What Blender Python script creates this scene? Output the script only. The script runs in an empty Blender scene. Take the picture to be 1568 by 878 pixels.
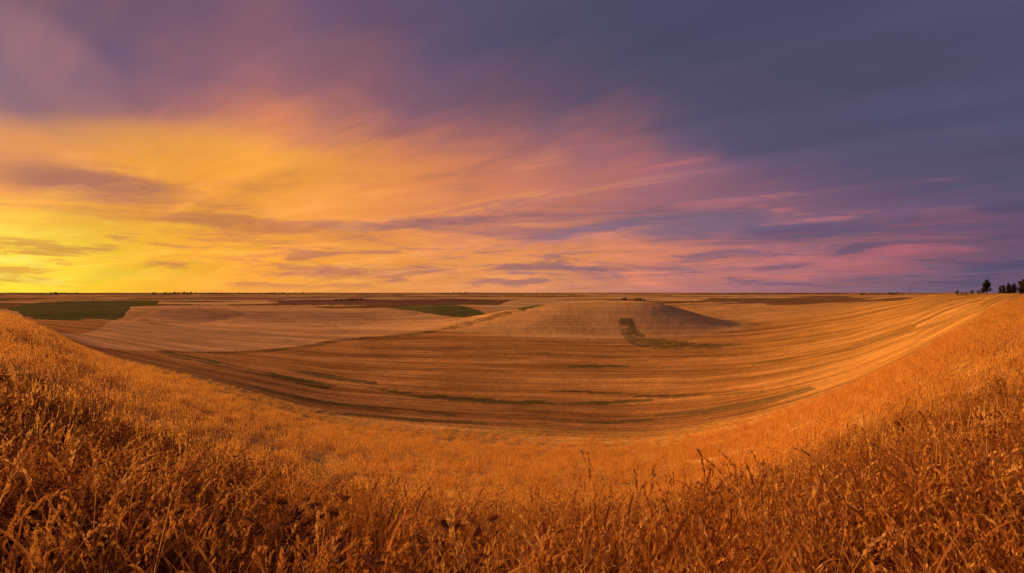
import bpy, math, random
import numpy as np
from mathutils import Vector
random.seed(7); rng=np.random.default_rng(7)
PX=0.001148; CX=784.0; HR=449.0
SUN_AZ=math.radians(-58); SUN_EL=math.radians(13)
scene=bpy.context.scene
def s2l(c):
    r=[]
    for v in c:
        v=v/255.0
        r.append(v/12.92 if v<=0.04045 else ((v+0.055)/1.055)**2.4)
    return r
# ------------------------------------------------------------- noise
def vnoise(x,y,seed=0):
    r=np.random.default_rng(seed); G=r.random((256,256))
    xi=np.floor(x).astype(int); yi=np.floor(y).astype(int)
    fx=x-xi; fy=y-yi; fx=fx*fx*(3-2*fx); fy=fy*fy*(3-2*fy)
    a=G[xi%256,yi%256]; b=G[(xi+1)%256,yi%256]; c=G[xi%256,(yi+1)%256]; d=G[(xi+1)%256,(yi+1)%256]
    return (a*(1-fx)+b*fx)*(1-fy)+(c*(1-fx)+d*fx)*fy
def fbm(x,y,seed=0,o=4):
    v=0;a=.5;t=0
    for i in range(o):
        v=v+a*vnoise(x*2**i,y*2**i,seed+i); t+=a; a*=.5
    return v/t
# ------------------------------------------------------------- terrain
RHO=[1,3,6,10,20,40,80,120,180,260,400,700,1200,2500,6000,20000]
T={
 0:   [-1.7,-1.75,-1.95,-2.15,-2.3,-2.4,-2.6,-3.2,-6,-10,-13,-15,-15,-14,-10,-5],
 150: [-1.7,-1.8,-2.1,-2.6,-3.4,-4.8,-7.6,-9.8,-11.8,-13.6,-15,-16,-15,-14,-10,-5],
 300: [-1.75,-1.88,-2.35,-3.1,-4.8,-7.2,-11.2,-13.8,-16.5,-18,-18.4,-17,-15,-14,-10,-5],
 500: [-1.75,-2.0,-2.7,-3.85,-6.4,-10.3,-16.6,-19,-20.6,-21.5,-21,-18,-15,-14,-10,-5],
 700: [-1.75,-2.05,-2.9,-4.25,-7.2,-12.0,-19.3,-21.2,-22,-23,-21,-18,-15,-14,-10,-5],
 850: [-1.75,-2.05,-2.95,-4.35,-7.4,-12.4,-20.1,-21.7,-22.5,-23.4,-21,-18,-15,-14,-10,-5],
 1000:[-1.75,-2.05,-2.9,-4.2,-7.0,-11.8,-19.2,-21,-22,-22.8,-21,-18,-15,-14,-10,-5],
 1150:[-1.75,-1.95,-2.6,-3.65,-5.9,-9.5,-15.6,-17.7,-19.2,-20.3,-18,-15,-13,-13,-10,-5],
 1300:[-1.7,-1.85,-2.3,-3.0,-4.1,-6.4,-10.6,-12.5,-13.9,-13.4,-10.3,-9.6,-9.6,-12,-10,-5],
 1430:[-1.7,-1.8,-2.1,-2.5,-3.0,-3.7,-5.6,-6.8,-7.5,-6.3,-2.6,-5,-9,-12,-10,-5],
 1568:[-1.7,-1.75,-1.95,-2.05,-2.05,-2.1,-2.1,-2.0,-1.8,-1.3,-.6,-3,-9,-12,-10,-5]}
cols=sorted(T); caz=[math.atan((c-CX)*PX) for c in cols]
Z=np.array([T[c] for c in cols],float)
pl=np.array([-1.7,-1.75,-1.95,-2,-2,-2.2,-2.4,-2.6,-3.5,-5,-7,-9,-10,-12,-10,-5])
caz=[-math.pi,-1.3]+caz+[1.3,math.pi]
Z=np.vstack([pl,(Z[0]+pl)/2,Z,(Z[-1]+pl)/2,pl])
caz=np.array(caz)
NR=760
lr=np.linspace(0,math.log(22000),NR)
f1=np.linspace(-0.84,0.84,1200)
b1=np.linspace(-math.pi,-0.84,90)[:-1]; b2=np.linspace(0.84,math.pi,90)[1:-1]
AZ=np.concatenate([b1,f1,b2]); NA=len(AZ)
lR=np.log(np.array(RHO,float))
G1=np.array([np.interp(lr,lR,Z[i]) for i in range(len(caz))])
g=np.exp(-0.5*(np.arange(-40,41)/13.0)**2); g/=g.sum()
G1=np.array([np.convolve(np.pad(r,40,mode='edge'),g,'valid') for r in G1])
def hermite(xq,xs,ys):
    d=np.diff(ys,axis=0)/np.diff(xs)[:,None]
    m=np.zeros_like(ys); m[1:-1]=(d[:-1]+d[1:])/2
    i=np.clip(np.searchsorted(xs,xq)-1,0,len(xs)-2)
    h=(xs[i+1]-xs[i])[:,None]; t=((xq-xs[i])[:,None])/h
    return (2*t**3-3*t**2+1)*ys[i]+(t**3-2*t**2+t)*h*m[i]+(-2*t**3+3*t**2)*ys[i+1]+(t**3-t**2)*h*m[i+1]
ZG=hermite(AZ,caz,G1)
R=np.exp(lr)[None,:]; A=AZ[:,None]
X=np.sin(A)*R; Y=np.cos(A)*R
def gau(cx,cy,sx1,sx2,sy1,sy2,p=1.0):
    dx=X-cx; dy=Y-cy
    return np.exp(-.5*((dx/np.where(dx<0,sx1,sx2))**2+(dy/np.where(dy<0,sy1,sy2))**2)**p)
K=gau(64,345,70,40,50,62,1.35); K2=gau(175,440,60,110,55,60)
K3=gau(-215,420,75,105,55,80,1.2); K4=gau(-120,850,220,180,90,110); K5=gau(420,760,120,160,90,120); K6=gau(-40,580,90,80,55,60); K7=gau(-150,255,55,75,30,40); K8=gau(250,640,110,120,60,80)
ZG=ZG+16.8*K+4*K2+10*K3+7.5*K4+4*K5+7*K6+3*K7+5*K8
w=np.clip((R-180)/600,0,1)
ZG=ZG+w*(fbm(X/420+40,Y/420+40,3)-.5)*11+np.clip((R-1500)/4000,0,1)*(fbm(X/2600+9,Y/2600+9,5)-.5)*20
w2=np.clip((R-8)/40,0,1)
ZG=ZG+w2*(fbm(X/45+90,Y/45+90,8,3)-.5)*.9+ (fbm(X/3+9,Y/3+9,11,3)-.5)*.18
def hgt(x,y):
    a=np.arctan2(x,y); r=np.log(np.maximum(np.hypot(x,y),1.001))
    j=np.clip(r/lr[1],0,NR-1.001); j0=j.astype(int); fj=j-j0
    i=np.clip(np.interp(a,AZ,np.arange(NA)),0,NA-1.001); i0=i.astype(int); fi=i-i0
    return (ZG[i0,j0]*(1-fi)+ZG[i0+1,j0]*fi)*(1-fj)+(ZG[i0,j0+1]*(1-fi)+ZG[i0+1,j0+1]*fi)*fj
def ground_hit(px,row,rmin=30):
    u=(px-CX)*PX; a=math.atan(u); i=int(np.clip(np.searchsorted(AZ,a),0,NA-1))
    t=(row-HR)*PX; tg=-ZG[i]/(np.exp(lr)*math.cos(a))
    ok=np.where((tg<=t)&(np.exp(lr)>rmin))[0]
    j=ok[0] if len(ok) else NR-1
    return a,lr[j]
EX=[0,75,150,300,500,700,850,1000,1150,1300,1400,1500,1568]
ER=[105,112,112,94,84,82,81,80,76,74,78,115,230]
EA=[math.atan((c-CX)*PX) for c in EX]
def rhoE(a): return np.interp(a,EA,ER)
lnR=np.broadcast_to(lr[None,:],ZG.shape); AA=np.broadcast_to(A,ZG.shape)
E=rhoE(AA)
S=np.log(np.exp(lnR)/E)
col=np.zeros(ZG.shape+(3,))
soil=np.array([.11,.055,.025]); gold=np.array([.72,.40,.10]); valley=np.array([.60,.29,.08]); tan=np.array([.76,.42,.14]); rightc=np.array([.72,.38,.09])
def sm(x,a,b):
    t=np.clip((x-a)/(b-a),0,1); return (t*t*(3-2*t))
def mixc(c,new,m): return c*(1-m[...,None])+np.array(new)*m[...,None]
col[:]=soil
col=mixc(col,gold,sm(lnR,math.log(12),math.log(26)))
nz=fbm(X/14,Y/14,21)-.5
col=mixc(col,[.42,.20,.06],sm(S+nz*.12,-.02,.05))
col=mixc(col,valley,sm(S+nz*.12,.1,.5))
col=mixc(col,rightc,sm(AA,.34,.62)*sm(S,-.02,.1))
far=sm(lnR+nz*.05,math.log(330),math.log(430))*(1-sm(AA,.42,.6))
col=mixc(col,tan,far)
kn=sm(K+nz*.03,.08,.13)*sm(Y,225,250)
col=mixc(col,[.82,.46,.155],kn)  # knoll colour lightened against the darker valley to stand in for sunlight
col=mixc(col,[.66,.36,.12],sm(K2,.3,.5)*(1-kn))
smooth=np.clip(far*.5+kn*.5,0,.55)
st=fbm(X/900+3,Y/260+7,31,3)
cell=np.floor(st*22)
rs=np.random.default_rng(3); pal=np.array([[.78,.45,.17],[.68,.37,.13],[.82,.50,.19],[.27,.14,.06],[.20,.155,.045],[.72,.40,.14],[.46,.24,.09]])
pidx=rs.integers(0,7,64)
farm=sm(lnR,math.log(620),math.log(640))
cc=pal[pidx[np.clip(cell,0,63).astype(int)]]
col=col*(1-farm[...,None])+cc*farm[...,None]
def inpoly(px,py,P):
    ins=np.zeros(px.shape,bool); n=len(P)
    for k in range(n):
        x1,y1=P[k]; x2,y2=P[(k+1)%n]
        if y1==y2: continue
        c=((y1>py)!=(y2>py))&(px<(x2-x1)*(py-y1)/(y2-y1)+x1)
        ins^=c
    return ins
jx=AA+(fbm(X/25,Y/25,41)-.5)*.006; jy=lnR+(fbm(X/30,Y/30,45)-.5)*.05
rough=fbm(X/9+3,Y/3+3,51,4)
def field(pts,c,rmin=110,ragged=False,smo=None):
    global col,smooth
    P=[ground_hit(a,b,rmin) for a,b in pts]
    m=inpoly(jx,jy,P).astype(float)
    if ragged: m=m*sm(rough,.24,.5)*.88
    col=mixc(col,c,m)
    if smo is not None: smooth=smooth*(1-m)+smo*m
field([(10,474),(60,464),(150,461.5),(245,461.5),(240,469),(190,486),(120,492),(50,490)],(.15,.14,.042),140,False,.6)
field([(70,530),(100,512),(200,491),(250,471),(440,469),(620,474),(770,477),(700,497),(560,517),(400,537),(250,538),(140,540)],(.82,.46,.17),130,False,.35)
field([(205,492),(250,476),(350,474),(380,482),(320,494),(230,500)],(.58,.31,.13),130,True,.25)
field([(540,473),(700,468),(835,468),(800,476),(620,476)],(.17,.16,.045),300)
field([(410,461.5),(560,459.5),(760,464),(640,466),(430,466.5)],(.22,.11,.07),500)
field([(730,468),(780,462),(930,460),(940,463),(840,468)],(.82,.50,.20),300)
field([(1040,462),(1150,458),(1400,457),(1380,461),(1150,465),(1060,465)],(.28,.15,.07),300)
field([(250,457.5),(420,456),(640,457),(420,459),(250,460)],(.34,.19,.12),500)
field([(946,492),(956,487),(968,489),(972,500),(990,512),(1030,522),(1095,529),(1150,528),(1100,534),(1000,536),(965,529),(950,513)],(.22,.15,.045),150,True)
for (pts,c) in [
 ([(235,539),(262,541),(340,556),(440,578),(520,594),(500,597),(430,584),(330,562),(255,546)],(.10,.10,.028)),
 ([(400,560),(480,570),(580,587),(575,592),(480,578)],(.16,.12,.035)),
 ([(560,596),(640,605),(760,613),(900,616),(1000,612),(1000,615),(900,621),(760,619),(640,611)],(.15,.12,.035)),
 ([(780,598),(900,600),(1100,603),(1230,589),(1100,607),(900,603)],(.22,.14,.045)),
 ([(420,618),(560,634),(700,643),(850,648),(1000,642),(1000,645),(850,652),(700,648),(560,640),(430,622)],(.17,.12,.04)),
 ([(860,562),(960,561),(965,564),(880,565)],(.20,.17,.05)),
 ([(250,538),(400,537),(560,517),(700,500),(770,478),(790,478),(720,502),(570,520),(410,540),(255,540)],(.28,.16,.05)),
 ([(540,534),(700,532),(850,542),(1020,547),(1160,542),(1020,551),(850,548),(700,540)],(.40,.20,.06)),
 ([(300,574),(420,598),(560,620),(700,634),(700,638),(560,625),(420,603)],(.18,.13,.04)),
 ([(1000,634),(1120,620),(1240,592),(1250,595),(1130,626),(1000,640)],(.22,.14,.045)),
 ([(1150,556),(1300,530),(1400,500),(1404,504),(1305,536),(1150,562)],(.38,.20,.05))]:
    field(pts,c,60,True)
field([(0,452),(400,451),(800,450.6),(1300,451),(1300,450.2),(800,449.9),(400,449.9),(0,450.4)],(.12,.07,.06),1500)
sw=np.stack([S+K*1.2+K2*.4+K3*.9+K4*.1+K7*.25,AA*3.0,1-smooth],-1)
verts=np.stack([X,Y,ZG],-1).reshape(-1,3)
ia=np.arange(NA); ja=np.arange(NR-1)
I,J=np.meshgrid(ia,ja,indexing='ij'); I2=(I+1)%NA
quads=np.stack([I*NR+J,I*NR+J+1,I2*NR+J+1,I2*NR+J],-1).reshape(-1,4)
me=bpy.data.meshes.new("terrain")
cen=len(verts); verts=np.vstack([verts,[[0,0,-1.7]]])
nq=len(quads); tris=np.stack([np.full(NA,cen),ia*NR,((ia+1)%NA)*NR],-1)
me.vertices.add(len(verts)); me.vertices.foreach_set("co",verts.ravel())
me.loops.add(nq*4+NA*3); me.loops.foreach_set("vertex_index",np.concatenate([quads.ravel(),tris.ravel()]))
me.polygons.add(nq+NA)
me.polygons.foreach_set("loop_start",np.concatenate([np.arange(nq)*4,nq*4+np.arange(NA)*3]))
me.update(calc_edges=True)
me.polygons.foreach_set("use_smooth",np.ones(nq+NA,bool))
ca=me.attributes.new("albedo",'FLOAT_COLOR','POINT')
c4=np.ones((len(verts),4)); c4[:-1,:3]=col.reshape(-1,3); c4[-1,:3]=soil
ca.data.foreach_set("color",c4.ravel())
sa=me.attributes.new("swath",'FLOAT_VECTOR','POINT')
sv=np.zeros((len(verts),3)); sv[:-1]=sw.reshape(-1,3); sa.data.foreach_set("vector",sv.ravel())
ter=bpy.data.objects.new("terrain",me); scene.collection.objects.link(ter)
# ---------------------------------------------------------- node helpers
class NT:
    def __init__(s,nt): s.nt=nt; s.n=nt.nodes; s.l=nt.links
    def new(s,t,**k):
        n=s.n.new(t)
        for a,b in k.items(): setattr(n,a,b)
        return n
    def set(s,sock,v):
        if isinstance(v,bpy.types.NodeSocket): s.l.new(v,sock)
        else: sock.default_value=v
    def m(s,op,a,b=0.0,c=None,clamp=False):
        n=s.new('ShaderNodeMath',operation=op,use_clamp=clamp); s.set(n.inputs[0],a); s.set(n.inputs[1],b)
        if c is not None: s.set(n.inputs[2],c)
        return n.outputs[0]
    def vec(s,x,y,z=0.0):
        n=s.new('ShaderNodeCombineXYZ'); s.set(n.inputs[0],x); s.set(n.inputs[1],y); s.set(n.inputs[2],z); return n.outputs[0]
    def noise(s,v,scale=1,detail=4,rough=.5,dist=0.0):
        n=s.new('ShaderNodeTexNoise'); s.set(n.inputs['Vector'],v); n.inputs['Scale'].default_value=scale; n.inputs['Detail'].default_value=detail
        n.inputs['Roughness'].default_value=rough; n.inputs['Distortion'].default_value=dist; return n.outputs['Fac']
    def mr(s,v,a,b,c=0.0,d=1.0,smooth=True):
        n=s.new('ShaderNodeMapRange',interpolation_type='SMOOTHSTEP' if smooth else 'LINEAR'); s.set(n.inputs[0],v)
        for i,q in zip((1,2,3,4),(a,b,c,d)): s.set(n.inputs[i],q)
        return n.outputs[0]
    def mix(s,f,a,b,blend='MIX'):
        n=s.new('ShaderNodeMix',data_type='RGBA',blend_type=blend); s.set(n.inputs[0],f)
        for i,q in ((6,a),(7,b)):
            if isinstance(q,bpy.types.NodeSocket): s.l.new(q,n.inputs[i])
            else: n.inputs[i].default_value=(q[0],q[1],q[2],1)
        return n.outputs[2]
    def ramp(s,f,stops):
        n=s.new('ShaderNodeValToRGB'); s.set(n.inputs[0],f); r=n.color_ramp
        while len(r.elements)>1: r.elements.remove(r.elements[-1])
        r.elements[0].position=stops[0][0]; r.elements[0].color=(*stops[0][1],1)
        for p,c in stops[1:]:
            e=r.elements.new(p); e.color=(*c,1)
        return n.outputs[0]
def mat(name):
    m=bpy.data.materials.new(name); m.use_nodes=True; m.node_tree.nodes.clear(); return m,NT(m.node_tree)
m,N=mat("field_ground")
at=N.new('ShaderNodeAttribute',attribute_name="albedo"); aw=N.new('ShaderNodeAttribute',attribute_name="swath")
sp=N.new('ShaderNodeSeparateXYZ'); N.l.new(aw.outputs['Vector'],sp.inputs[0])
geo=N.new('ShaderNodeNewGeometry')
wob=N.noise(geo.outputs['Position'],.012,1)
s_=N.m('ADD',sp.outputs[0],N.m('MULTIPLY',wob,.10))
st1=N.noise(N.vec(N.m('MULTIPLY',s_,13),N.m('MULTIPLY',sp.outputs[1],.6)),1,4,.6)
st2=N.noise(N.vec(N.m('MULTIPLY',s_,62),N.m('MULTIPLY',sp.outputs[1],1.2)),1,2,.55)
fine=N.noise(geo.outputs['Position'],1.3,5,.75)
mid=N.noise(geo.outputs['Position'],.05,5,.65)
st2v=N.m('ADD',1.0,N.m('MULTIPLY',N.m('SUBTRACT',N.mr(st2,.32,.68,.72,1.26),1.0),N.mr(mid,.35,.6,.35,1.1)))
f=N.m('MULTIPLY',N.mr(st1,.3,.7,.62,1.32),st2v)
f=N.m('ADD',1.0,N.m('MULTIPLY',N.m('SUBTRACT',f,1.0),sp.outputs[2]))
f=N.m('MULTIPLY',f,N.mr(fine,.25,.75,.66,1.32)); f=N.m('MULTIPLY',f,N.mr(mid,.3,.7,.84,1.16))
gr_=N.mix(N.m('MULTIPLY',N.mr(N.noise(geo.outputs['Position'],.035,4,.65),.53,.7,0,.35),sp.outputs[2]),at.outputs['Color'],(.24,.15,.045))
cmul=N.new('ShaderNodeVectorMath',operation='SCALE'); N.l.new(gr_,cmul.inputs[0]); N.l.new(f,cmul.inputs['Scale'])
bs=N.new('ShaderNodeBsdfDiffuse'); N.l.new(cmul.outputs[0],bs.inputs[0])
bp=N.new('ShaderNodeBump'); N.set(bp.inputs['Strength'],N.m('MULTIPLY',sp.outputs[2],.45)); bp.inputs['Distance'].default_value=.5
N.l.new(N.m('ADD',N.m('MULTIPLY',st2,1.0),N.m('MULTIPLY',fine,.45)),bp.inputs['Height']); N.l.new(bp.outputs[0],bs.inputs['Normal'])
o=N.new('ShaderNodeOutputMaterial'); N.l.new(bs.outputs[0],o.inputs[0]); me.materials.append(m)
def plantmat(name,stops,transl=.35):
    m,N=mat(name)
    v=N.new('ShaderNodeAttribute',attribute_name="var"); oi=N.new('ShaderNodeObjectInfo')
    f=N.m('ADD',N.m('MULTIPLY',v.outputs['Fac'],.6),N.m('MULTIPLY',oi.outputs['Random'],.4),clamp=True)
    c=N.ramp(f,stops)
    d=N.new('ShaderNodeBsdfDiffuse'); t=N.new('ShaderNodeBsdfTranslucent'); N.l.new(c,d.inputs[0]); N.l.new(c,t.inputs[0])
    mx=N.new('ShaderNodeMixShader'); mx.inputs[0].default_value=transl; N.l.new(d.outputs[0],mx.inputs[1]); N.l.new(t.outputs[0],mx.inputs[2])
    o=N.new('ShaderNodeOutputMaterial'); N.l.new(mx.outputs[0],o.inputs[0]); return m
M_gold=plantmat("dry_grass",[(0,(.18,.062,.018)),(.35,(.42,.17,.042)),(.7,(.64,.31,.07)),(1,(.82,.50,.15))])
M_short=plantmat("short_dry_grass",[(0,(.58,.28,.065)),(.5,(.76,.42,.10)),(1,(.84,.52,.15))],.45)
M_weed=plantmat("dry_weed",[(0,(.11,.042,.018)),(.5,(.27,.105,.04)),(.85,(.42,.185,.065)),(1,(.12,.13,.03))],.3)
# ---------------------------------------------------------- plants
class MB:
    def __init__(s): s.v=[];s.f=[];s.a=[]
    def ribbon(s,pts,ws,side,var):
        b=len(s.v)
        for p,w in zip(pts,ws):
            s.v.append(tuple(p-side*w)); s.v.append(tuple(p+side*w)); s.a+= [var,var]
        for i in range(len(pts)-1):
            k=b+2*i; s.f.append((k,k+1,k+3,k+2))
    def quad(s,a,b_,c,d,var):
        b=len(s.v); s.v+= [tuple(a),tuple(b_),tuple(c),tuple(d)]; s.a+=[var]*4; s.f.append((b,b+1,b+2,b+3))
    def obj(s,name,m,coll):
        me=bpy.data.meshes.new(name); me.from_pydata(s.v,[],s.f); me.materials.append(m)
        a=me.attributes.new("var",'FLOAT','POINT'); a.data.foreach_set("value",s.a)
        o=bpy.data.objects.new(name,me); coll.objects.link(o); return o
def rv(a=0,b=2*math.pi):
    t=random.uniform(a,b); return Vector((math.cos(t),math.sin(t),0))
UP=Vector((0,0,1))
def stalk(mb,base,h,lean,w,leaves,head,var):
    d=rv(); d=(d+Vector((.5,-.1,0))*.7); side=rv()
    n=6; pts=[]
    for i in range(n):
        t=i/(n-1); pts.append(base+UP*h*t*(1-.12*lean*t)+d*h*lean*.5*t*t)
    mb.ribbon(pts,[w*(1-.5*i/(n-1)) for i in range(n)],side,var)
    if head:
        ax=(pts[-1]-pts[-2]).normalized(); p=pts[-1]; L=random.uniform(.10,.18); k=14
        dr=rv()*.3
        for i in range(k):
            t=i/k; ax2=(ax+dr*t-UP*.5*t*lean).normalized(); q=p+ax2*L*t
            o=rv(); o=(o-ax2*o.dot(ax2)).normalized(); sl=random.uniform(.024,.037)*(1-.4*t)
            tip=q+ax2*sl+o*sl*.4; s2=ax2.cross(o)*.006
            mb.quad(q,q+ax2*sl*.45+o*sl*.25+s2,tip,q+ax2*sl*.45+o*sl*.1-s2,min(1,var+.3))
    for j in range(leaves):
        t0=random.uniform(.1,.82); b0=base+UP*h*t0+d*h*lean*.5*t0*t0; o=rv(); L=random.uniform(.2,.44); up=random.uniform(1.0,2.0); s2=o.cross(UP)
        s2=(s2+UP*random.uniform(-.5,.5)+o*random.uniform(-.3,.3)).normalized(); wv=random.uniform(.0034,.0088); pp=[];ws=[]; droop=random.uniform(.5,1.7)
        for i in range(7):
            t=i/6; pp.append(b0+o*L*t*.55+UP*L*(up*t-droop*t*t)*.7); ws.append(wv*(1-t**2.2)+.0004)
        mb.ribbon(pp,ws,s2,max(0,min(1,var+random.uniform(-.3,.25))))
def mkcoll(n): return bpy.data.collections.new(n)
CT=mkcoll("tall_grass_plants"); CS=mkcoll("short_grass_plants"); CW=mkcoll("weed_plants_parts")
for k in range(10):
    mb=MB(); hh=random.uniform(.66,.92)
    for i in range(15):
        b=Vector((random.gauss(0,.055),random.gauss(0,.055),-.05))
        stalk(mb,b,hh*random.uniform(.55,1.1),random.uniform(.05,.85),.0029,random.choice([2,3,3,4]),random.random()<.65,random.random())
    mb.obj("grass_%02d"%k,M_gold,CT)
for k in range(6):
    mb=MB()
    for i in range(46):
        b=Vector((random.gauss(0,.26),random.gauss(0,.26),-.03)); h=random.uniform(.3,.5); side=rv(); d=rv()*random.uniform(0,.16)+Vector((.05,0,0)); var=random.random()
        mb.ribbon([b,b+UP*h*.5+d*.3,b+UP*h+d],[.006,.009,.004],side,var)
        if i%2: 
            o=rv(); q=b+UP*h*.9+d*.9; mb.quad(q,q+o*.02+UP*.04,q+UP*.09+o*.01,q-o*.015+UP*.04,min(1,var+.2))
    mb.obj("short_%02d"%k,M_short,CS)
for k in range(8):
    mb=MB(); green=(k==7)
    for i in range(5 if not green else 4):
        b=Vector((random.gauss(0,.06),random.gauss(0,.06),-.05)); h=random.uniform(.55,.92)*(0.9 if green else 1); d=rv()*random.uniform(.05,.3); side=rv(); var=random.random()*.7
        def P(t): return b+UP*h*t+d*t*t
        mb.ribbon([P(j/5) for j in range(6)],[.004*(1-.6*j/5) for j in range(6)],side,var)
        mb.ribbon([P(j/5) for j in range(6)],[.004*(1-.6*j/5) for j in range(6)],side.cross(UP),var)
        nb=12
        for j in range(nb):
            t=.2+.8*j/nb; q=P(t); o=rv(); L=random.uniform(.06,.18)*(1.25-t*.7)
            e=q+o*L+UP*L*random.uniform(.3,1)
            mb.ribbon([q,(q+e)/2+UP*.004,e],[.0022,.0017,.0012],o.cross(UP),var)
            big=(k in (1,4))
            for l in range(4 if (green or big) else 8):
                tt=random.uniform(.25,1.05); c=q+(e-q)*tt; ax=(rv()+UP*random.uniform(-.8,1)).normalized(); sz=random.uniform(.015,.038)
                if green: sz=random.uniform(.045,.08)
                if big: sz=random.uniform(.035,.065)
                s2=ax.cross(rv()+UP*.3).normalized(); vv=(1.0 if green else min(.8,max(0,var+random.uniform(-.25,.3))))
                nn=ax.cross(s2)*sz*.14
                b0=len(mb.v); mb.v+=[tuple(c),tuple(c+ax*sz*.35+s2*sz*.28+nn),tuple(c+ax*sz*.7+s2*sz*.22+nn),tuple(c+ax*sz-nn),tuple(c+ax*sz*.7-s2*sz*.22+nn),tuple(c+ax*sz*.35-s2*sz*.28+nn)]; mb.a+=[vv]*6
                mb.f+=[(b0,b0+1,b0+2,b0+3),(b0,b0+3,b0+4,b0+5)]
    mb.obj("weed_%02d"%k,M_weed,CW)
def scatter(name,coll,pos,idx,scl):
    n=len(pos); me=bpy.data.meshes.new(name); me.vertices.add(n); me.vertices.foreach_set("co",pos.ravel())
    a=me.attributes.new("pidx",'INT','POINT'); a.data.foreach_set("value",idx.astype(np.int32))
    a=me.attributes.new("pscl",'FLOAT','POINT'); a.data.foreach_set("value",scl.astype(np.float32))
    a=me.attributes.new("prot",'FLOAT_VECTOR','POINT'); r=np.zeros((n,3)); r[:,2]=rng.random(n)*1.6-.8; r[:,0]=rng.normal(0,.08,n); r[:,1]=rng.normal(0,.08,n)+.05
    k=rng.random(n)<.5; r[k,2]=rng.random(k.sum())*6.283
    a.data.foreach_set("vector",r.ravel())
    ob=bpy.data.objects.new(name,me); scene.collection.objects.link(ob)
    ng=bpy.data.node_groups.new(name+"_scatter",'GeometryNodeTree')
    ng.interface.new_socket("Geometry",in_out='INPUT',socket_type='NodeSocketGeometry'); ng.interface.new_socket("Geometry",in_out='OUTPUT',socket_type='NodeSocketGeometry')
    gi=ng.nodes.new('NodeGroupInput'); go=ng.nodes.new('NodeGroupOutput'); ip=ng.nodes.new('GeometryNodeInstanceOnPoints'); ci=ng.nodes.new('GeometryNodeCollectionInfo')
    ci.inputs['Collection'].default_value=coll; ci.inputs['Separate Children'].default_value=True; ci.inputs['Reset Children'].default_value=True
    def na(t,nm):
        q=ng.nodes.new('GeometryNodeInputNamedAttribute'); q.data_type=t; q.inputs['Name'].default_value=nm; return q.outputs['Attribute']
    e2r=ng.nodes.new('FunctionNodeEulerToRotation')
    L=ng.links.new
    L(gi.outputs[0],ip.inputs['Points']); L(ci.outputs[0],ip.inputs['Instance']); ip.inputs['Pick Instance'].default_value=True
    L(na('INT',"pidx"),ip.inputs['Instance Index']); L(na('FLOAT_VECTOR',"prot"),e2r.inputs[0]); L(e2r.outputs[0],ip.inputs['Rotation'])
    L(na('FLOAT',"pscl"),ip.inputs['Scale']); L(ip.outputs[0],go.inputs[0])
    md=ob.modifiers.new("scatter",'NODES'); md.node_group=ng; return ob
def polar(n,r0,r1,a0,a1,p=2.0):
    r=(rng.random(n)*(r1**p-r0**p)+r0**p)**(1/p); a=rng.random(n)*(a1-a0)+a0
    return np.sin(a)*r,np.cos(a)*r,r,a
xs=[];ys=[];rr=[];aa=[]
for n,r0,r1,h in [(1650,1.5,8,1.1),(4800,8,25,.92)]:
    x,y,r,a=polar(n,r0,r1,-h,h); xs.append(x);ys.append(y);rr.append(r);aa.append(a)
x=np.concatenate(xs);y=np.concatenate(ys);r=np.concatenate(rr);a=np.concatenate(aa)
d=fbm(x/.9+50,y/.9+50,61,3); edge=(12+9*fbm(x/6+20,y/6+20,63,2))*(1-.1*np.exp(-(a/.35)**2))
wz=sm(-a,.12,.65)*.8
keep=(d>.40)&(r<edge)&(rng.random(len(x))>wz*.65*(r<15))
x,y,r,d,a=x[keep],y[keep],r[keep],d[keep],a[keep]
sc=(.74+.5*fbm(x/1.2+11,y/1.2+11,66,2))*np.interp(r,[1,2.2,5,8,14,24],[.92,1.08,1.06,.92,.68,.45])
scatter("tall_grass",CT,np.stack([x,y,hgt(x,y)],-1),rng.integers(0,10,len(x)),sc)
x,y,r,a=polar(38000,8.5,240,-.92,.92,1.5)
e=rhoE(a); f=r/(e*(1+.05*(fbm(x/9,y/9,71,2)-.5)))
keep=f<1.0; x,y,r,f=x[keep],y[keep],r[keep],f[keep]
sc=np.interp(r,[8,20,50,240],[.95,.85,1.0,1.25])*np.interp(f,[.75,1],[1,.35])*(.75+.5*rng.random(len(x)))
scatter("short_grass",CS,np.stack([x,y,hgt(x,y)],-1),rng.integers(0,6,len(x)),sc)
x,y,r,a=polar(5600,1.4,20,-1.1,.95,1.6)
d=fbm(x/1.6+5,y/1.6+5,81,3)
prob=sm(-a,.05,.6)*.85*np.interp(r,[1,8,20],[1,.7,.3])+.03
keep=(rng.random(len(x))<prob)&(d>.40); x,y,r=x[keep],y[keep],r[keep]
idx=rng.integers(0,7,len(x)); idx[rng.random(len(x))<.06]=7
scatter("weed_plants",CW,np.stack([x,y,hgt(x,y)],-1),idx,(.75+.4*rng.random(len(x)))*np.interp(r,[1,5,20],[1.1,.98,.7]))
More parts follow.
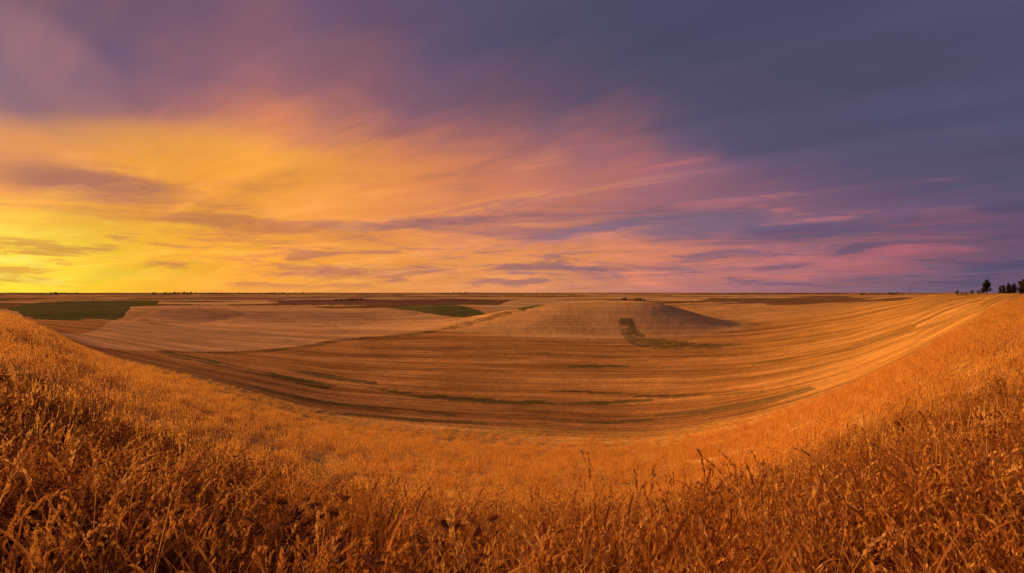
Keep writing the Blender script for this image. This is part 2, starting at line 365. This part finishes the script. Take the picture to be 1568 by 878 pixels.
# ---------------------------------------------------------- trees
def simple(name,c1,c2,sc):
    m,N=mat(name); geo=N.new('ShaderNodeNewGeometry'); c=N.mix(N.noise(geo.outputs['Position'],sc,3),c1,c2)
    b=N.new('ShaderNodeBsdfDiffuse'); N.l.new(c,b.inputs[0]); o=N.new('ShaderNodeOutputMaterial'); N.l.new(b.outputs[0],o.inputs[0]); return m
M_leaf=simple("tree_foliage",(.035,.03,.012),(.10,.065,.025),.8); M_bark=simple("tree_bark",(.05,.035,.025),(.09,.06,.04),2)
def cyl(mb,a,b,r0,r1,n=6):
    ax=(b-a).normalized(); s=ax.orthogonal().normalized(); t=ax.cross(s); k=len(mb.v)
    for p,r in ((a,r0),(b,r1)):
        for i in range(n):
            q=2*math.pi*i/n; mb.v.append(tuple(p+s*math.cos(q)*r+t*math.sin(q)*r)); mb.a.append(0)
    for i in range(n): mb.f.append((k+i,k+(i+1)%n,k+n+(i+1)%n,k+n+i))
def leafball(mb,c,R,n,sz):
    for i in range(n):
        d=Vector((random.gauss(0,1),random.gauss(0,1),random.gauss(0,.8))).normalized()*R*random.random()**.45
        p=c+d; a=Vector((random.gauss(0,1),random.gauss(0,1),random.gauss(0,1))).normalized(); b=a.orthogonal().normalized(); s=sz*random.uniform(.5,1.3)
        mb.quad(p-a*s,p+b*s*.7,p+a*s,p-b*s*.7,0)
def broadtree(wood,leaf,base,h,wid,dens=70):
    tr=h*.3; cyl(wood,base-UP*.4,base+UP*tr,h*.028,h*.02); cyl(wood,base+UP*tr,base+UP*h*.85,h*.02,h*.006)
    for i in range(14):
        t=random.uniform(.25,.95); o=rv(); prof=math.sin(math.pi*min(1,(t-.08)/.94))**.6
        st=base+UP*h*(t-.1); e=st+o*wid*prof*random.uniform(.3,.9)+UP*h*.1; cyl(wood,st,e,h*.01,h*.004,4); leafball(leaf,e,wid*random.uniform(.36,.55),dens,h*.034)
    leafball(leaf,base+UP*h*.9,wid*.35,60,h*.028); leafball(leaf,base+UP*h*.6,wid*.6,dens,h*.034)
def conifer(wood,leaf,base,h,wid):
    cyl(wood,base-UP*.4,base+UP*h,h*.02,h*.003)
    for i in range(16):
        t=.08+.9*i/16
        for j in range(6):
            o=rv(); L=wid*(1-t)**.8*random.uniform(.6,1.15); c=base+UP*h*t; e=c+o*L-UP*L*.25
            cyl(wood,c,e,h*.004,h*.002,3)
            for k in range(4):
                q=c+(e-c)*random.uniform(.2,1); leafball(leaf,q,h*.045,5,h*.032)
def tobj(mb,name,m,parent=None):
    me=bpy.data.meshes.new(name); me.from_pydata(mb.v,[],mb.f); me.materials.append(m); o=bpy.data.objects.new(name,me); scene.collection.objects.link(o)
    if parent: o.parent=parent
    return o
def empty(name):
    o=bpy.data.objects.new(name,None); scene.collection.objects.link(o); return o
def at_px(px,rho,dz=-.2):
    a=math.atan((px-CX)*PX); x=math.sin(a)*rho; y=math.cos(a)*rho
    return Vector((x,y,float(hgt(np.array([x]),np.array([y]))[0])+dz))
p=empty("broadleaf_tree"); w=MB();l=MB(); b=at_px(1511,420); broadtree(w,l,b,9.0,2.3,120); tobj(w,"trunk",M_bark,p); tobj(l,"crown",M_leaf,p)
p=empty("distant_trees"); w=MB();l=MB()
for i in range(50):
    q=random.uniform(1526,1640); rho=random.uniform(430,500); b=at_px(q,rho)
    hh=np.interp(q,[1524,1545,1568],[4.4,6.0,8.2])*random.uniform(.7,1.15)
    (conifer if random.random()<.5 else broadtree)(w,l,b,hh,random.uniform(1.2,2.0))
for q in (1466,1474,1480,1489,1498,1503): broadtree(w,l,at_px(q,425),random.uniform(1.8,3.0),1.3)
tobj(w,"trunks",M_bark,p); tobj(l,"crowns",M_leaf,p)
p=empty("distant_treeline"); l=MB(); w=MB()
def line(x0,x1,rho,n,h,R):
    for i in range(n):
        q=random.uniform(x0,x1); b=at_px(q,rho*random.uniform(.97,1.03)); hh=h*random.uniform(.5,1.2)
        cyl(w,b,b+UP*hh*.6,.2,.1,4); leafball(l,b+UP*hh*.55,hh*.5,30,hh*.12)
line(1318,1384,1500,60,11,5); line(952,990,380,26,3.0,2); line(232,300,3800,40,16,8); line(300,470,4500,60,14,8); line(512,556,1050,26,5.5,3); line(1025,1075,700,20,2.5,2)
line(690,740,5200,20,14,8); line(60,120,4200,20,14,8); line(780,850,2500,16,7,4)
tobj(w,"trunks",M_bark,p); tobj(l,"crowns",M_leaf,p)
def pole(px,rho,h):
    b=at_px(px,rho); mb=MB(); cyl(mb,b,b+UP*h,.22,.15,8); cyl(mb,b+UP*h*.9-Vector((1.3,0,0)),b+UP*h*.9+Vector((1.3,0,0)),.1,.1,4)
    for s in (-1.2,-.6,.6,1.2): cyl(mb,b+UP*h*.9+Vector((s,0,0)),b+UP*(h*.9+.4)+Vector((s,0,0)),.07,.05,4)
    tobj(mb,"utility_pole",M_bark)
pole(1393,800,11); pole(143,1100,12)
# ---------------------------------------------------------- sky
W=bpy.data.worlds.new("sky"); scene.world=W; W.use_nodes=True; W.node_tree.nodes.clear(); N=NT(W.node_tree)
tc=N.new('ShaderNodeTexCoord'); sp=N.new('ShaderNodeSeparateXYZ'); N.l.new(tc.outputs['Generated'],sp.inputs[0]); x,y,z=sp.outputs
hyp=N.m('SQRT',N.m('ADD',N.m('MULTIPLY',x,x),N.m('MULTIPLY',y,y)))
az=N.m('ARCTAN2',x,y); el=N.m('ARCTAN2',z,hyp)
inv=N.m('DIVIDE',1.0,N.m('ADD',N.m('MAXIMUM',z,0.0),.11))
cx=N.m('MULTIPLY',x,inv); cy=N.m('MULTIPLY',y,inv)
sx,sy=math.sin(math.radians(-52)),math.cos(math.radians(-52))
al=N.m('ADD',N.m('MULTIPLY',cx,sx),N.m('MULTIPLY',cy,sy)); ac=N.m('SUBTRACT',N.m('MULTIPLY',cx,sy),N.m('MULTIPLY',cy,sx))
cir=N.noise(N.vec(N.m('MULTIPLY',al,.45),N.m('MULTIPLY',ac,1.0),1.3),1,6,.55,.9)
cir2=N.noise(N.vec(N.m('MULTIPLY',al,.48),N.m('MULTIPLY',ac,1.8),4.3),1,8,.6,1.1)
big=N.noise(N.vec(N.m('MULTIPLY',az,2.2),N.m('MULTIPLY',el,6.0),7.7),1,3,.5,.3)
low=N.noise(N.vec(N.m('MULTIPLY',az,3.0),N.m('ADD',N.m('MULTIPLY',el,27.0),N.m('MULTIPLY',cir2,.9)),5.1),1,8,.63,.5)
low2=N.noise(N.vec(N.m('MULTIPLY',az,6.5),N.m('MULTIPLY',el,52.0),9.1),1,6,.64,.5)
cd=N.m('SUBTRACT',cir,.5); bd=N.m('SUBTRACT',big,.5)
amp=N.mr(el,.0,.3,.02,.20,False)
elw=N.m('ADD',el,N.m('MULTIPLY',amp,N.m('ADD',N.m('ADD',cd,N.m('MULTIPLY',bd,.5)),N.m('MULTIPLY',N.m('SUBTRACT',cir2,.5),.38))))
azw=N.m('ADD',az,N.m('MULTIPLY',N.m('ADD',bd,cd),.22))
gx=[0,200,400,600,800,1000,1200,1400,1568]
gr=[0,90,180,240,300,350,400,447]
g=[[(124,86,110),(108,80,108),(116,84,110),(96,79,107),(80,75,104),(74,74,102),(73,74,102),(75,76,104),(77,78,107)],
[(120,92,120),(108,83,115),(124,88,110),(102,80,108),(79,75,102),(72,74,102),(74,75,103),(76,76,104),(78,77,106)],
[(124,92,122),(150,98,108),(212,125,92),(150,96,104),(112,84,106),(90,79,105),(84,77,105),(80,76,104),(79,77,106)],
[(220,138,92),(246,158,62),(248,164,68),(220,132,90),(182,112,104),(156,100,110),(112,86,112),(92,80,108),(84,78,107)],
[(238,150,70),(252,162,58),(252,165,62),(242,150,80),(216,128,98),(172,108,110),(145,96,114),(105,82,110),(90,78,108)],
[(255,195,52),(250,166,50),(244,154,66),(236,144,82),(210,128,96),(158,106,111),(132,96,118),(110,85,113),(90,79,108)],
[(255,222,60),(255,190,42),(253,168,54),(246,156,70),(236,150,86),(222,132,98),(186,111,112),(142,96,118),(104,82,110)],
[(255,228,60),(255,188,46),(250,166,68),(240,156,82),(226,146,98),(196,124,112),(155,106,117),(118,93,115),(102,85,114)]]
GG=np.array([[s2l(c) for c in r_] for r_ in g])
def skyc(a,e):
    a2=max(-.73,min(.73,a)); u=math.tan(a2); px=min(1568,max(0,u/PX+CX)); row=min(447,max(0,HR-math.tan(e)*math.sqrt(1+u*u)/PX))
    o=[]
    for k in range(3):
        colr=[np.interp(px,gx,GG[i,:,k]) for i in range(8)]; o.append(float(np.interp(row,gr,colr)))
    back=s2l((92,78,100)); b=max(0,min(1,(abs(a)-(1.0 if a<0 else .8))/.6))
    return [o[k]*(1-b)+back[k]*b for k in range(3)]
els=[0,.025,.055,.09,.13,.175,.22,.27,.33,.42,.52]
AM=1.45; fac=N.m('DIVIDE',N.m('ADD',azw,AM),2*AM)
cur=None
for k,e in enumerate(els):
    st=[((a+AM)/(2*AM),skyc(a,e)) for a in np.linspace(-AM,AM,29)]
    c=N.ramp(fac,st)
    cur=c if cur is None else N.mix(N.mr(elw,els[k-1],e,0,1,False),cur,c)
azf=N.m('DIVIDE',N.m('ADD',az,AM),2*AM)
def azp(px): return (math.atan((px-CX)*PX)+AM)/(2*AM)
dark=N.ramp(azf,[(azp(0),s2l((205,125,55))),(azp(350),s2l((190,112,85))),(azp(750),s2l((145,100,112))),(azp(1100),s2l((106,90,118))),(azp(1568),s2l((76,76,108)))])
lite=N.ramp(azf,[(azp(0),s2l((255,228,75))),(azp(300),s2l((255,185,60))),(azp(700),s2l((248,158,92))),(azp(1100),s2l((228,128,112))),(azp(1568),s2l((120,85,115)))])
hid=N.ramp(azf,[(azp(0),s2l((165,112,118))),(azp(350),s2l((165,104,100))),(azp(750),s2l((112,84,110))),(azp(1568),s2l((76,76,106)))])
hband=N.m('MULTIPLY',N.mr(el,.10,.22),N.mr(az,.3,-.1))
cur=N.mix(N.m('MULTIPLY',N.mr(cir2,.53,.70,0,.35),hband),cur,hid)
hl=N.m('MULTIPLY',N.m('MULTIPLY',N.mr(el,.08,.14),N.mr(el,.27,.18)),N.mr(az,.4,-.1))
cur=N.mix(N.m('MULTIPLY',N.mr(cir2,.48,.34,0,.5),hl),cur,tuple(s2l((254,172,80))))
band=N.m('MULTIPLY',N.mr(el,.0,.035),N.mr(el,.24,.11))
band2=N.m('MULTIPLY',N.mr(el,.0,.02),N.mr(el,.13,.06))
cur=N.mix(N.m('MULTIPLY',N.mr(low,.51,.66,0,.65),band),cur,dark)
cur=N.mix(N.m('MULTIPLY',N.mr(low,.46,.33,0,.55),band),cur,lite)
cur=N.mix(N.m('MULTIPLY',N.mr(low2,.5,.62,0,.65),band2),cur,dark)
cur=N.mix(N.m('MULTIPLY',N.mr(low2,.47,.35,0,.75),band2),cur,lite)
def spot(px,row,w,h,c,k,tilt=0.0,n0=.38,n1=.58,tex=None):
    global cur
    u=(px-CX)*PX; a0=math.atan(u); e0=math.atan((HR-row)*PX/math.sqrt(1+u*u))
    dx=N.m('SUBTRACT',az,a0); dy=N.m('SUBTRACT',N.m('ADD',el,N.m('MULTIPLY',cd,.05)),e0)
    dy=N.m('SUBTRACT',dy,N.m('MULTIPLY',dx,tilt))
    q=N.m('ADD',N.m('POWER',N.m('ABSOLUTE',N.m('DIVIDE',dx,w*PX*.8)),2.0),N.m('POWER',N.m('ABSOLUTE',N.m('DIVIDE',dy,h*PX*.85)),2.0))
    msk=N.m('MULTIPLY',N.mr(q,1.3,.0),N.mr(tex if tex else low,n0,n1,.1,k))
    cur=N.mix(msk,cur,tuple(s2l(c)))
spot(130,282,130,32,(165,100,88),.9,-.05,.36,.56)
spot(330,345,260,13,(200,122,72),.8,-.03)
spot(760,345,330,16,(150,102,110),.8,.03)
spot(1000,345,300,30,(112,96,124),.65,.03)
spot(1200,355,220,22,(100,88,120),.75,.05)
spot(1000,255,120,30,(208,116,116),.6,.1,.44,.62,cir2)
spot(1100,308,90,12,(212,120,118),.5,.1,.38,.6,low)
spot(1240,338,80,8,(214,122,122),.6,0,.38,.6,low2)
spot(1400,390,90,10,(205,112,120),.8,0,.35,.6)
spot(1290,400,90,8,(212,115,120),.7,0,.35,.6)
spot(60,90,110,60,(165,112,122),.7,-.3,.42,.62,cir2)
spot(400,60,90,80,(140,92,106),.7,.3,.42,.62,cir2)
spot(260,235,230,50,(255,172,42),.5,.05,.35,.6,cir2)
spot(10,400,60,7,(255,238,100),.7,0,.35,.6)
spot(10,425,90,6,(255,236,100),.7,0,.35,.6)
spot(10,362,50,7,(255,232,90),.6,0,.35,.6)
gain=N.m('MULTIPLY',N.mr(cir,.3,.7,.90,1.1),N.mr(cir2,.3,.7,1.06,.94))
vm=N.new('ShaderNodeVectorMath',operation='SCALE'); N.l.new(cur,vm.inputs[0]); N.l.new(gain,vm.inputs['Scale'])
# afterglow around the sun, out of view at left, added to brighten the land
dxs=N.m('DIVIDE',N.m('SUBTRACT',az,math.radians(-66)),math.radians(11)); dys=N.m('DIVIDE',N.m('SUBTRACT',el,math.radians(7)),math.radians(9))
gl=N.m('EXPONENT',N.m('MULTIPLY',N.m('ADD',N.m('MULTIPLY',dxs,dxs),N.m('MULTIPLY',dys,dys)),-1.0))
gs=N.new('ShaderNodeVectorMath',operation='SCALE'); gs.inputs[0].default_value=(4.6,2.3,.5); N.l.new(gl,gs.inputs['Scale'])
va=N.new('ShaderNodeVectorMath',operation='ADD'); N.l.new(vm.outputs[0],va.inputs[0]); N.l.new(gs.outputs[0],va.inputs[1])
sk=N.new('ShaderNodeTexSky'); sk.sky_type='NISHITA'; sk.sun_disc=False; sk.sun_elevation=SUN_EL; sk.sun_rotation=SUN_AZ; sk.dust_density=3
bg1=N.new('ShaderNodeBackground'); N.l.new(sk.outputs[0],bg1.inputs[0]); bg1.inputs[1].default_value=.05
bg2=N.new('ShaderNodeBackground'); N.l.new(va.outputs[0],bg2.inputs[0]); bg2.inputs[1].default_value=1.0
mx=N.new('ShaderNodeMixShader'); mx.inputs[0].default_value=.96; N.l.new(bg1.outputs[0],mx.inputs[1]); N.l.new(bg2.outputs[0],mx.inputs[2])
o=N.new('ShaderNodeOutputWorld'); N.l.new(mx.outputs[0],o.inputs[0])
W.cycles.sampling_method='MANUAL'; W.cycles.sample_map_resolution=512
L=bpy.data.lights.new("sun",'SUN'); L.energy=5.0; L.angle=math.radians(1.5); L.color=(1,.50,.16)
so=bpy.data.objects.new("sun",L); scene.collection.objects.link(so)
dv=Vector((math.sin(SUN_AZ)*math.cos(SUN_EL),math.cos(SUN_AZ)*math.cos(SUN_EL),math.sin(SUN_EL)))
so.rotation_euler=(-dv).to_track_quat('-Z','Y').to_euler()
c=bpy.data.cameras.new("camera"); c.sensor_width=36; c.lens=20; c.clip_end=60000; c.clip_start=.05
co=bpy.data.objects.new("camera",c); scene.collection.objects.link(co); co.location=(0,0,0); co.rotation_euler=(math.radians(90.62),0,0); scene.camera=co
scene.view_settings.view_transform='Standard'; scene.view_settings.look='None'; scene.view_settings.exposure=0
